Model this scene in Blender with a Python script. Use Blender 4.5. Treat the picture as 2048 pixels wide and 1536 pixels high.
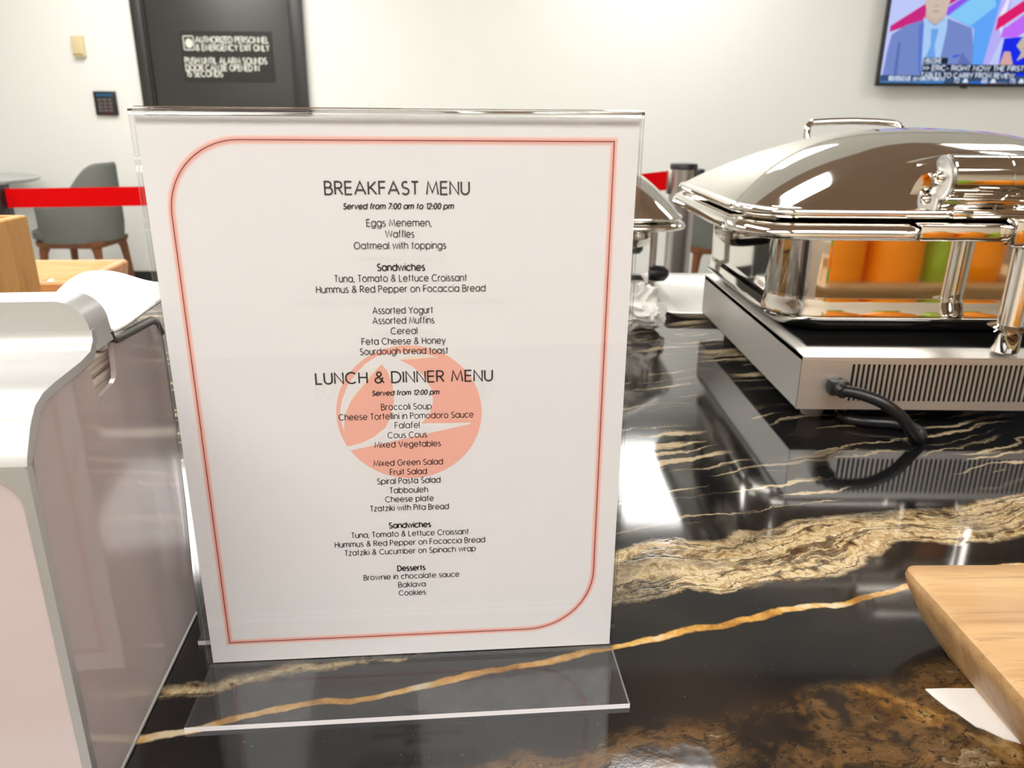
import bpy, bmesh, math, random
from math import sin, cos, pi, radians, atan2, hypot
from mathutils import Vector, Matrix, noise as mnoise
for o in list(bpy.data.objects): bpy.data.objects.remove(o, do_unlink=True)
random.seed(7)
SC = bpy.context.scene
COL = SC.collection
K = 0.84                      # height of the counter top

# ------------------------------------------------------------------ camera
cam_d = bpy.data.cameras.new('camera'); cam = bpy.data.objects.new('camera', cam_d); COL.objects.link(cam)
PITCH, ROLL, F = radians(19.1), radians(0.45), 1540.0
fw = Vector((0, cos(PITCH), -sin(PITCH))); rt = Vector((1, 0, 0)); up = Vector((0, sin(PITCH), cos(PITCH)))
r3 = rt*cos(ROLL) + up*sin(ROLL); u3 = up*cos(ROLL) - rt*sin(ROLL)
M = Matrix((r3, u3, -fw)).transposed().to_4x4(); M.translation = Vector((0, 0, K + 0.2834))
cam.matrix_world = M
cam_d.sensor_fit = 'HORIZONTAL'; cam_d.sensor_width = 36.0; cam_d.lens = 36.0*F/2048
cam_d.clip_start = 0.01; cam_d.clip_end = 60
cam_d.dof.use_dof = True; cam_d.dof.focus_distance = 0.40; cam_d.dof.aperture_fstop = 17.0
SC.camera = cam

# ------------------------------------------------------------------ world and exposure
w = bpy.data.worlds.new('world'); SC.world = w; w.use_nodes = True
w.node_tree.nodes['Background'].inputs[0].default_value = (1, 0.97, 0.92, 1)
w.node_tree.nodes['Background'].inputs[1].default_value = 0.05
SC.view_settings.view_transform = 'Standard'; SC.view_settings.look = 'None'
SC.view_settings.gamma = 1.0; SC.view_settings.use_curve_mapping = False
SC.view_settings.exposure = -0.07
PANEL = 15.0                  # radiance of the ceiling light panels

# ------------------------------------------------------------------ node helpers
def srgb(r, g, b):
    f = lambda c: (c/255/12.92) if c/255 <= 0.04045 else ((c/255+0.055)/1.055)**2.4
    return (f(r), f(g), f(b), 1)
class NT:
    def __init__(s, name):
        s.m = bpy.data.materials.new(name); s.m.use_nodes = True; s.t = s.m.node_tree; s.n = s.t.nodes; s.l = s.t.links
        s.b = s.n['Principled BSDF']; s.out = s.n['Material Output']
    def new(s, t, **k):
        x = s.n.new(t)
        for a, v in k.items(): setattr(x, a, v)
        return x
    def put(s, sock, v):
        if hasattr(v, 'is_linked') or isinstance(v, bpy.types.NodeSocket): s.l.new(v, sock)
        else: sock.default_value = v
    def math(s, op, a, b=0.0, c=0.0, clamp=False):
        x = s.new('ShaderNodeMath', operation=op, use_clamp=clamp)
        for i, v in enumerate((a, b, c)): s.put(x.inputs[i], v)
        return x.outputs[0]
    def coord(s): return s.new('ShaderNodeTexCoord').outputs['Object']
    def mapv(s, v, scale=(1, 1, 1), rot=(0, 0, 0)):
        x = s.new('ShaderNodeMapping'); s.l.new(v, x.inputs[0]); x.inputs['Scale'].default_value = scale; x.inputs['Rotation'].default_value = rot
        return x.outputs[0]
    def noise(s, v, scale, detail=3, rough=0.5, dist=0.0):
        x = s.new('ShaderNodeTexNoise'); s.l.new(v, x.inputs['Vector']); x.inputs['Scale'].default_value = scale
        x.inputs['Detail'].default_value = detail; x.inputs['Roughness'].default_value = rough; x.inputs['Distortion'].default_value = dist
        return x.outputs[0]
    def sm(s, v, a, b):
        x = s.new('ShaderNodeMapRange', interpolation_type='SMOOTHSTEP'); s.put(x.inputs[0], v); s.put(x.inputs[1], a); s.put(x.inputs[2], b)
        return x.outputs[0]
    def ramp(s, v, stops, interp='LINEAR'):
        x = s.new('ShaderNodeValToRGB'); s.l.new(v, x.inputs[0]); e = x.color_ramp.elements; x.color_ramp.interpolation = interp
        while len(e) < len(stops): e.new(0.5)
        for el, (p, c) in zip(e, stops): el.position = p; el.color = c
        return x.outputs[0]
    def mix(s, f, a, b):
        x = s.new('ShaderNodeMix', data_type='RGBA'); s.put(x.inputs[0], f); s.put(x.inputs[6], a); s.put(x.inputs[7], b)
        return x.outputs[2]
    def bump(s, h, strength=0.2, dist=0.001):
        x = s.new('ShaderNodeBump'); s.l.new(h, x.inputs['Height']); x.inputs['Strength'].default_value = strength; x.inputs['Distance'].default_value = dist
        s.l.new(x.outputs[0], s.b.inputs['Normal'])
    def set(s, **k):
        for a, v in k.items(): s.put(s.b.inputs[a.replace('_', ' ')], v)
        return s.m
def plain(name, col, rough=0.5, metal=0.0, var=0.04, nscale=60, **k):
    n = NT(name); c = n.coord(); f = n.noise(c, nscale, 3)
    lo = tuple(x*(1-var) for x in col[:3])+(1,); hi = tuple(min(1, x*(1+var)) for x in col[:3])+(1,)
    n.set(Base_Color=n.mix(f, lo, hi), Roughness=rough, Metallic=metal, **k); return n.m
def emit(name, col, strength):
    n = NT(name); e = n.new('ShaderNodeEmission'); e.inputs[0].default_value = col; e.inputs[1].default_value = strength
    n.l.new(e.outputs[0], n.out.inputs[0]); return n.m
def sheer(name, tint, ior=1.49, rough=0.02, body=0.0, bodycol=(0.8, 0.8, 0.8, 1)):
    # clear sheet plastic: passes tinted light straight on and mirrors by Fresnel; body adds a milky share
    n = NT(name); n.n.remove(n.b)
    tr = n.new('ShaderNodeBsdfTransparent'); tr.inputs[0].default_value = tint
    gl = n.new('ShaderNodeBsdfGlossy'); gl.inputs['Roughness'].default_value = rough
    fr = n.new('ShaderNodeFresnel'); bk = n.new('ShaderNodeNewGeometry').outputs['Backfacing']      # the sheet does not bend the ray, so both faces mirror alike
    n.l.new(n.math('ADD', ior, n.math('MULTIPLY', bk, 1/ior-ior)), fr.inputs[0])
    src = tr.outputs[0]
    if body > 0:
        df = n.new('ShaderNodeBsdfDiffuse'); df.inputs[0].default_value = bodycol
        mx = n.new('ShaderNodeMixShader'); mx.inputs[0].default_value = body; n.l.new(src, mx.inputs[1]); n.l.new(df.outputs[0], mx.inputs[2]); src = mx.outputs[0]
    m = n.new('ShaderNodeMixShader'); n.l.new(fr.outputs[0], m.inputs[0]); n.l.new(src, m.inputs[1]); n.l.new(gl.outputs[0], m.inputs[2])
    n.l.new(m.outputs[0], n.out.inputs[0]); return n.m

# ------------------------------------------------------------------ materials
def counter_mat():
    n = NT('polished_black_gold_stone'); P = n.coord()
    sp = n.new('ShaderNodeSeparateXYZ'); n.l.new(P, sp.inputs[0]); x, y = sp.outputs[0], sp.outputs[1]
    t0 = n.math('SUBTRACT', y, n.math('MULTIPLY', x, 0.31))
    w1 = n.math('MULTIPLY', n.math('SUBTRACT', n.noise(P, 7, 2), 0.5), 0.055)
    w2 = n.math('MULTIPLY', n.math('SUBTRACT', n.noise(P, 28, 4, 0.6), 0.5), 0.020)
    w3 = n.math('MULTIPLY', n.math('SUBTRACT', n.noise(P, 120, 3, 0.6), 0.5), 0.006)
    t = n.math('ADD', n.math('ADD', t0, w1), n.math('ADD', w2, w3))
    cb = n.new('ShaderNodeCombineXYZ'); n.l.new(n.math('MULTIPLY', x, 5.0), cb.inputs[0]); n.l.new(n.math('MULTIPLY', t, 75.0), cb.inputs[1]); stv = cb.outputs[0]
    cb2 = n.new('ShaderNodeCombineXYZ'); n.l.new(n.math('MULTIPLY', x, 14.0), cb2.inputs[0]); n.l.new(n.math('MULTIPLY', t, 45.0), cb2.inputs[1])
    streak = n.noise(stv, 1.0, 4, 0.55); flow = n.noise(cb2.outputs[0], 1.0, 6, 0.65)
    fine = n.noise(P, 260, 4, 0.7); mid = n.noise(P, 45, 5, 0.65)
    black = n.mix(n.sm(n.noise(P, 9, 3), 0.45, 0.7), (0.006, 0.006, 0.0065, 1), (0.022, 0.016, 0.013, 1))
    blend = n.math('ADD', n.math('MULTIPLY', flow, 0.5), n.math('MULTIPLY', n.noise(P, 60, 6, 0.7, 0.8), 0.5))
    tan = n.ramp(blend, [(0.36, (0.020, 0.014, 0.010, 1)), (0.42, (0.12, 0.065, 0.026, 1)), (0.47, (0.40, 0.28, 0.13, 1)), (0.51, (0.58, 0.47, 0.29, 1)), (0.55, (0.30, 0.19, 0.085, 1)), (0.60, (0.52, 0.40, 0.23, 1)), (0.67, (0.70, 0.64, 0.52, 1))])
    tan = n.mix(n.math('MULTIPLY', n.sm(n.noise(cb2.outputs[0], 0.45, 3), 0.52, 0.64), 0.8), tan, n.ramp(fine, [(0.35, (0.02, 0.018, 0.016, 1)), (0.55, (0.12, 0.095, 0.065, 1)), (0.7, (0.42, 0.36, 0.26, 1))]))
    tan = n.mix(n.sm(fine, 0.61, 0.70), tan, (0.035, 0.024, 0.014, 1))
    big = n.noise(P, 17, 4, 0.65, 0.5); fl2 = n.noise(cb2.outputs[0], 1.5, 6, 0.72, 0.8)
    rust = n.ramp(fl2, [(0.34, (0.012, 0.010, 0.009, 1)), (0.44, (0.045, 0.026, 0.013, 1)), (0.52, (0.12, 0.065, 0.024, 1)), (0.58, (0.07, 0.042, 0.02, 1)), (0.64, (0.24, 0.17, 0.095, 1)), (0.72, (0.42, 0.35, 0.25, 1))])
    orange = n.ramp(mid, [(0.34, (0.030, 0.014, 0.006, 1)), (0.48, (0.105, 0.048, 0.012, 1)), (0.57, (0.23, 0.108, 0.024, 1)), (0.68, (0.36, 0.24, 0.10, 1))])
    rust = n.mix(n.math('MULTIPLY', n.sm(big, 0.50, 0.62), 0.85), rust, orange)
    rust = n.mix(n.math('MULTIPLY', n.sm(n.noise(P, 22, 3), 0.60, 0.68), 0.9), rust, (0.014, 0.013, 0.013, 1))
    rust = n.mix(n.sm(fine, 0.54, 0.66), rust, (0.022, 0.015, 0.010, 1))
    gold = n.ramp(mid, [(0.35, (0.30, 0.13, 0.02, 1)), (0.5, (0.55, 0.30, 0.06, 1)), (0.65, (0.62, 0.52, 0.34, 1))])
    # the broad band, narrow on the left and broad on the right
    hi = n.math('ADD', 0.388, n.math('MULTIPLY', n.sm(x, -0.06, 0.06), 0.048))
    main = n.math('MULTIPLY', n.sm(t, 0.374, 0.381), n.math('SUBTRACT', 1.0, n.sm(t, n.math('SUBTRACT', hi, 0.008), hi)))
    crack = n.sm(n.math('ABSOLUTE', n.math('SUBTRACT', streak, 0.50)), 0.010, 0.03)
    main = n.math('MULTIPLY', main, n.math('ADD', 0.25, n.math('MULTIPLY', crack, 0.75)))
    tq = n.math('ADD', n.math('ADD', t0, n.math('MULTIPLY', w1, 0.7)), n.math('MULTIPLY', w2, 0.55))
    thin = n.math('SUBTRACT', 1.0, n.sm(n.math('ABSOLUTE', n.math('SUBTRACT', tq, 0.3475)), 0.0014, 0.0032))
    thin = n.math('MULTIPLY', thin, n.sm(n.noise(P, 16, 2), 0.30, 0.42))
    low = n.math('MULTIPLY', n.math('SUBTRACT', 1.0, n.sm(t, 0.272, 0.288)), n.sm(n.noise(P, 11, 4, 0.6), 0.36, 0.46))
    ups = n.math('MULTIPLY', n.sm(t, 0.445, 0.47), n.sm(streak, 0.55, 0.62))
    ups = n.math('MULTIPLY', ups, n.sm(n.noise(P, 6, 2), 0.38, 0.55))
    few = n.math('MULTIPLY', n.sm(flow, 0.66, 0.74), 0.5)
    c = n.mix(few, black, (0.10, 0.075, 0.05, 1))
    c = n.mix(ups, c, (0.42, 0.33, 0.20, 1)); c = n.mix(low, c, rust); c = n.mix(main, c, tan); c = n.mix(thin, c, gold)
    speck = n.sm(n.noise(P, 700, 2), 0.74, 0.78)
    c = n.mix(n.math('MULTIPLY', speck, 0.35), c, (0.6, 0.58, 0.55, 1))
    n.set(Base_Color=c, Roughness=n.math('ADD', 0.05, n.math('MULTIPLY', fine, 0.05)), IOR=1.55)
    n.bump(n.math('MULTIPLY', n.math('ADD', low, main), mid), 0.06, 0.001)
    return n.m
def wood(name, c1, c2, c3, axis=0, scale=1.0, rough=0.42):
    n = NT(name); P = n.coord(); sc = [38*scale]*3; sc[axis] = 2.6*scale
    g = n.noise(n.mapv(P, tuple(sc)), 1.0, 5, 0.6, 0.6); big = n.noise(P, 9*scale, 2)
    sc2 = [240*scale]*3; sc2[axis] = 9*scale
    f = n.noise(n.mapv(P, tuple(sc2)), 1.0, 3, 0.7)
    c = n.ramp(g, [(0.3, c1), (0.5, c2), (0.68, c3)]); c = n.mix(n.math('MULTIPLY', n.sm(f, 0.54, 0.70), 0.55), c, tuple(v*0.45 for v in c1[:3])+(1,))
    c = n.mix(n.math('MULTIPLY', big, 0.35), c, c3)
    n.set(Base_Color=c, Roughness=n.math('ADD', rough, n.math('MULTIPLY', f, 0.12))); n.bump(f, 0.12, 0.0006); return n.m
def brushed(name, col, rough, axis=0, s=1.0):
    n = NT(name); P = n.coord(); sc = [900*s]*3; sc[axis] = 8*s
    f = n.noise(n.mapv(P, tuple(sc)), 1.0, 3, 0.6)
    n.set(Base_Color=n.mix(f, tuple(v*0.86 for v in col[:3])+(1,), col), Metallic=1.0, Roughness=n.math('ADD', rough, n.math('MULTIPLY', f, 0.10))); n.bump(f, 0.05, 0.0003); return n.m

M_wall = plain('warm_white_paint', (0.80, 0.795, 0.755, 1), 0.55, var=0.012, nscale=3)
M_wallr = plain('cream_wall_panel', (0.62, 0.53, 0.42, 1), 0.6, var=0.15, nscale=5)
M_ceil = plain('white_ceiling_board', (0.80, 0.79, 0.76, 1), 0.8, var=0.02, nscale=40)
M_soff = plain('brown_ceiling_panel', (0.34, 0.235, 0.165, 1), 0.6, var=0.10, nscale=4)
M_floor = plain('pale_grey_floor_tile', (0.55, 0.55, 0.52, 1), 0.3, var=0.05, nscale=8)
M_black = plain('black_satin_paint', (0.012, 0.012, 0.013, 1), 0.42)
M_door = plain('charcoal_door_paint', (0.030, 0.030, 0.026, 1), 0.38, var=0.1, nscale=10)
M_frame = plain('dark_door_frame_paint', (0.022, 0.022, 0.020, 1), 0.4)
M_sign = plain('glossy_black_sign_film', (0.022, 0.022, 0.020, 1), 0.33)
M_lett = plain('pale_sign_lettering', (0.62, 0.62, 0.55, 1), 0.5)
M_beige = plain('beige_plastic', (0.68, 0.55, 0.32, 1), 0.5)
M_key = plain('grey_rubber_key', (0.13, 0.10, 0.09, 1), 0.6)
M_keyscr = emit('blue_keypad_display', srgb(70, 120, 150), 0.7)
M_red = plain('red_webbing', (0.70, 0.002, 0.003, 1), 0.9, var=0.08, nscale=300, Specular_IOR_Level=0.08)
M_chrome = NT('polished_stainless_steel'); _c = M_chrome.noise(M_chrome.coord(), 14, 2)
M_chrome.set(Base_Color=(0.80, 0.765, 0.71, 1), Metallic=1.0, Roughness=M_chrome.math('ADD', 0.035, M_chrome.math('MULTIPLY', _c, 0.02))); M_chrome = M_chrome.m
M_brush = brushed('brushed_stainless_steel', (0.86, 0.845, 0.82, 1), 0.40, 0)
M_brushv = brushed('brushed_post_steel', (0.56, 0.52, 0.49, 1), 0.28, 2)
M_plate = plain('matt_end_cap_steel', (0.40, 0.39, 0.38, 1), 0.38, 1.0)
M_silver = plain('silver_satin_finish', (0.47, 0.468, 0.455, 1), 0.38, 0.5, var=0.03, nscale=500)
M_silverd = plain('dark_silver_trim', (0.17, 0.165, 0.165, 1), 0.30, 0.8)
M_smoke = sheer('smoked_clear_plastic', (0.80, 0.73, 0.74, 1), 1.5, 0.03, 0.46, (0.86, 0.76, 0.74, 1))
M_acr = sheer('clear_acrylic', (0.965, 0.965, 0.965, 1), 1.46, 0.012)
M_acrf = sheer('scratched_clear_acrylic', (0.93, 0.93, 0.93, 1), 1.5, 0.03, 0.035, (0.8, 0.8, 0.82, 1))
M_acrg = NT('solid_clear_acrylic').set(Base_Color=(.97, .97, .97, 1), Roughness=.02, IOR=1.49, Transmission_Weight=1.0)
M_acre = sheer('frosted_acrylic_edge', (0.9, 0.9, 0.9, 1), 1.49, 0.05, 0.75, (0.92, 0.88, 0.90, 1))
M_paper = plain('white_office_paper', (0.745, 0.735, 0.745, 1), 0.75, var=0.012, nscale=30)
M_ink = plain('black_print', (0.010, 0.009, 0.009, 1), 0.6)
M_ghost = plain('faint_print_from_the_reverse', (0.705, 0.697, 0.703, 1), 0.75, var=0.01)
M_line = plain('dark_red_border_print', (0.16, 0.018, 0.014, 1), 0.6)
M_glow = [plain('pale_pink_border_print', (0.80, 0.66, 0.62, 1), 0.7, var=0.01), plain('pink_border_print', (0.80, 0.53, 0.48, 1), 0.7, var=0.01), plain('strong_pink_border_print', (0.80, 0.40, 0.35, 1), 0.7, var=0.01)]
M_salmon = plain('salmon_emblem_print', (0.82, 0.42, 0.34, 1), 0.7, var=0.02)
M_cream = plain('cream_emblem_print', (0.80, 0.69, 0.52, 1), 0.7, var=0.02)
M_nap = NT('white_paper_napkin'); _c = M_nap.coord(); _n = M_nap.noise(_c, 420, 3)
M_nap.set(Base_Color=(0.83, 0.81, 0.775, 1), Roughness=0.9); M_nap.bump(_n, 0.3, 0.0006); M_nap = M_nap.m
M_stack = NT('stacked_napkin_edges'); _c = M_stack.coord(); _n = M_stack.noise(M_stack.mapv(_c, (14, 14, 420)), 1, 4, 0.6, 0.4)
M_stack.set(Base_Color=M_stack.ramp(_n, [(0.3, (0.46, 0.36, 0.27, 1)), (0.5, (0.80, 0.72, 0.62, 1)), (0.7, (0.86, 0.80, 0.72, 1))]), Roughness=0.9); M_stack.bump(_n, 0.6, 0.002); M_stack = M_stack.m
M_bam = wood('bamboo_strips', srgb(196, 128, 48), srgb(219, 158, 80), srgb(232, 178, 104), 2, 0.9)
M_tray = wood('warm_tray_wood', srgb(196, 120, 58), srgb(222, 152, 88), srgb(236, 178, 120), 0, 1.0)
M_oak = wood('pale_oak', srgb(150, 108, 64), srgb(182, 143, 94), srgb(198, 162, 115), 0, 1.3, 0.36)
M_leg = wood('chair_leg_wood', srgb(84, 46, 16), srgb(112, 62, 22), srgb(128, 74, 30), 2, 0.6)
M_grey = plain('grey_chair_fabric', (0.125, 0.128, 0.112, 1), 0.85, var=0.12, nscale=400)
M_top = plain('grey_table_top', (0.42, 0.44, 0.43, 1), 0.25)
M_glass = plain('black_ceramic_glass', (0.008, 0.008, 0.008, 1), 0.10)
M_rub = plain('black_rubber_cable', (0.006, 0.006, 0.007, 1), 0.36)
M_foot = plain('grey_rubber_foot', (0.32, 0.31, 0.29, 1), 0.5)
M_marble = plain('white_glazed_plate', (0.84, 0.84, 0.80, 1), 0.2, var=0.03, nscale=12)
M_orange = plain('orange_juice', (1.0, 0.30, 0.006, 1), 0.4, var=0.08, nscale=20)
M_green = plain('lime_green_print', (0.35, 0.50, 0.04, 1), 0.35)
M_stone = counter_mat()
M_panel = emit('ceiling_panel_diffuser', (1.0, 0.985, 0.95, 1), PANEL)

# ------------------------------------------------------------------ mesh helpers
class MB:
    def __init__(s): s.bm = bmesh.new(); s.mi = 0
    def face(s, vs):
        try:
            f = s.bm.faces.new(vs); f.material_index = s.mi; return f
        except ValueError: return None
    def v(s, p): return s.bm.verts.new(p)
    def box(s, x0, x1, y0, y1, z0, z1, bev=0.0, seg=2):
        a = [s.v(p) for p in ((x0, y0, z0), (x1, y0, z0), (x1, y1, z0), (x0, y1, z0), (x0, y0, z1), (x1, y0, z1), (x1, y1, z1), (x0, y1, z1))]
        fs = [s.face([a[i] for i in q]) for q in ((3, 2, 1, 0), (4, 5, 6, 7), (0, 1, 5, 4), (1, 2, 6, 5), (2, 3, 7, 6), (3, 0, 4, 7))]
        if bev > 0:
            es = list({e for f in fs for e in f.edges})
            r = bmesh.ops.bevel(s.bm, geom=es, offset=bev, segments=seg, affect='EDGES', profile=0.5)
            for f in r['faces']: f.material_index = s.mi
        return s
    def loft(s, rings, cap0=True, cap1=True, closed=True):
        R = [[s.v(p) for p in ring] for ring in rings]; n = len(R[0])
        for a, b in zip(R, R[1:]):
            for i in range(n if closed else n-1): s.face([a[i], a[(i+1) % n], b[(i+1) % n], b[i]])
        if cap0: s.face(R[0][::-1])
        if cap1: s.face(R[-1])
        return s
    def lathe(s, prof, c=(0, 0, 0), n=32, cap0=True, cap1=True, axis='z'):
        rings = []
        for r, h in prof:
            ring = []
            for i in range(n):
                a = 2*pi*i/n; p = (r*cos(a), r*sin(a), h)
                if axis == 'x': p = (h, r*cos(a), r*sin(a))
                if axis == 'y': p = (-r*cos(a), h, r*sin(a))
                ring.append((p[0]+c[0], p[1]+c[1], p[2]+c[2]))
            rings.append(ring)
        return s.loft(rings, cap0, cap1)
    def tube(s, pts, r, n=12, ry=None, caps=True):
        pts = [Vector(p) for p in pts]; rings = []; N = None
        for i, p in enumerate(pts):
            t = (pts[min(i+1, len(pts)-1)] - pts[max(i-1, 0)]).normalized()
            if N is None: N = t.orthogonal().normalized() if abs(t.z) > 0.9 else t.cross(Vector((0, 0, 1))).normalized()
            N = (N - t*N.dot(t)).normalized(); B = t.cross(N)
            rr = r[i] if isinstance(r, (list, tuple)) else r
            rings.append([p + N*rr*cos(2*pi*k/n) + B*(ry or rr)*sin(2*pi*k/n) for k in range(n)])
        return s.loft(rings, caps, caps)
    def prism(s, poly, a, b, plane='xz'):
        def P(u, v, w): return {'xz': (u, w, v), 'xy': (u, v, w), 'yz': (w, u, v)}[plane]
        A = [s.v(P(u, v, a)) for u, v in poly]; B = [s.v(P(u, v, b)) for u, v in poly]; n = len(poly)
        s.face(A[::-1]); s.face(B)
        for i in range(n): s.face([A[i], A[(i+1) % n], B[(i+1) % n], B[i]])
        return s
    def flat(s, poly, w, plane='xz'):
        f = s.face([s.v((u, w, v) if plane == 'xz' else (u, v, w)) for u, v in poly])
        return s
    def fill(s, poly, w):
        from mathutils.geometry import tessellate_polygon
        V = [s.v((u, w, v)) for u, v in poly]
        for tri in tessellate_polygon([[Vector((u, v, 0)) for u, v in poly]]):
            a, b, c = [poly[i] for i in tri]
            if (b[0]-a[0])*(c[1]-a[1])-(b[1]-a[1])*(c[0]-a[0]) < 0: tri = tri[::-1]
            s.face([V[i] for i in tri])
        return s
    def build(s, name, mats, parent=None, smooth=35, loc=None, fixn=True):
        if fixn: bmesh.ops.recalc_face_normals(s.bm, faces=s.bm.faces)
        me = bpy.data.meshes.new(name); s.bm.to_mesh(me); s.bm.free()
        for m in (mats if isinstance(mats, (list, tuple)) else [mats]): me.materials.append(m)
        if smooth:
            for p in me.polygons: p.use_smooth = True
            me.set_sharp_from_angle(angle=radians(smooth))
        o = bpy.data.objects.new(name, me); COL.objects.link(o)
        if parent: o.parent = parent
        if loc: o.location = loc
        return o
def tag(o, label, cat, group=None):
    o['label'] = label; o['category'] = cat
    if group: o['group'] = group
    return o
def thing(name, loc, rz, label, cat, group=None):
    o = bpy.data.objects.new(name, None); COL.objects.link(o); o.location = loc; o.rotation_euler = (0, 0, rz); o.empty_display_size = 0.05
    return tag(o, label, cat, group)
def struct(o): o['kind'] = 'structure'; return o
def copy_thing(o, loc, rz, label):
    c = o.copy(); COL.objects.link(c); c.location = loc; c.rotation_euler = (0, 0, rz); c['label'] = label
    for ch in o.children:
        d = ch.copy(); COL.objects.link(d); d.parent = c
        for g in ch.children:
            e = g.copy(); COL.objects.link(e); e.parent = d
    return c
def rrect(cx, cy, a, b, r, z, n=8):
    out = []
    r = min(r, a*0.999, b*0.999)
    for k, (sx, sy) in enumerate(((1, 1), (-1, 1), (-1, -1), (1, -1))):
        for i in range(n+1):
            t = (k + i/n)*pi/2
            out.append((cx + sx*(a-r) + r*cos(t), cy + sy*(b-r) + r*sin(t), z))
    return out
def arcp(cx, cy, rx, ry, a0, a1, n=12):
    return [(cx+rx*cos(radians(a0+(a1-a0)*i/n)), cy+ry*sin(radians(a0+(a1-a0)*i/n))) for i in range(n+1)]

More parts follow.
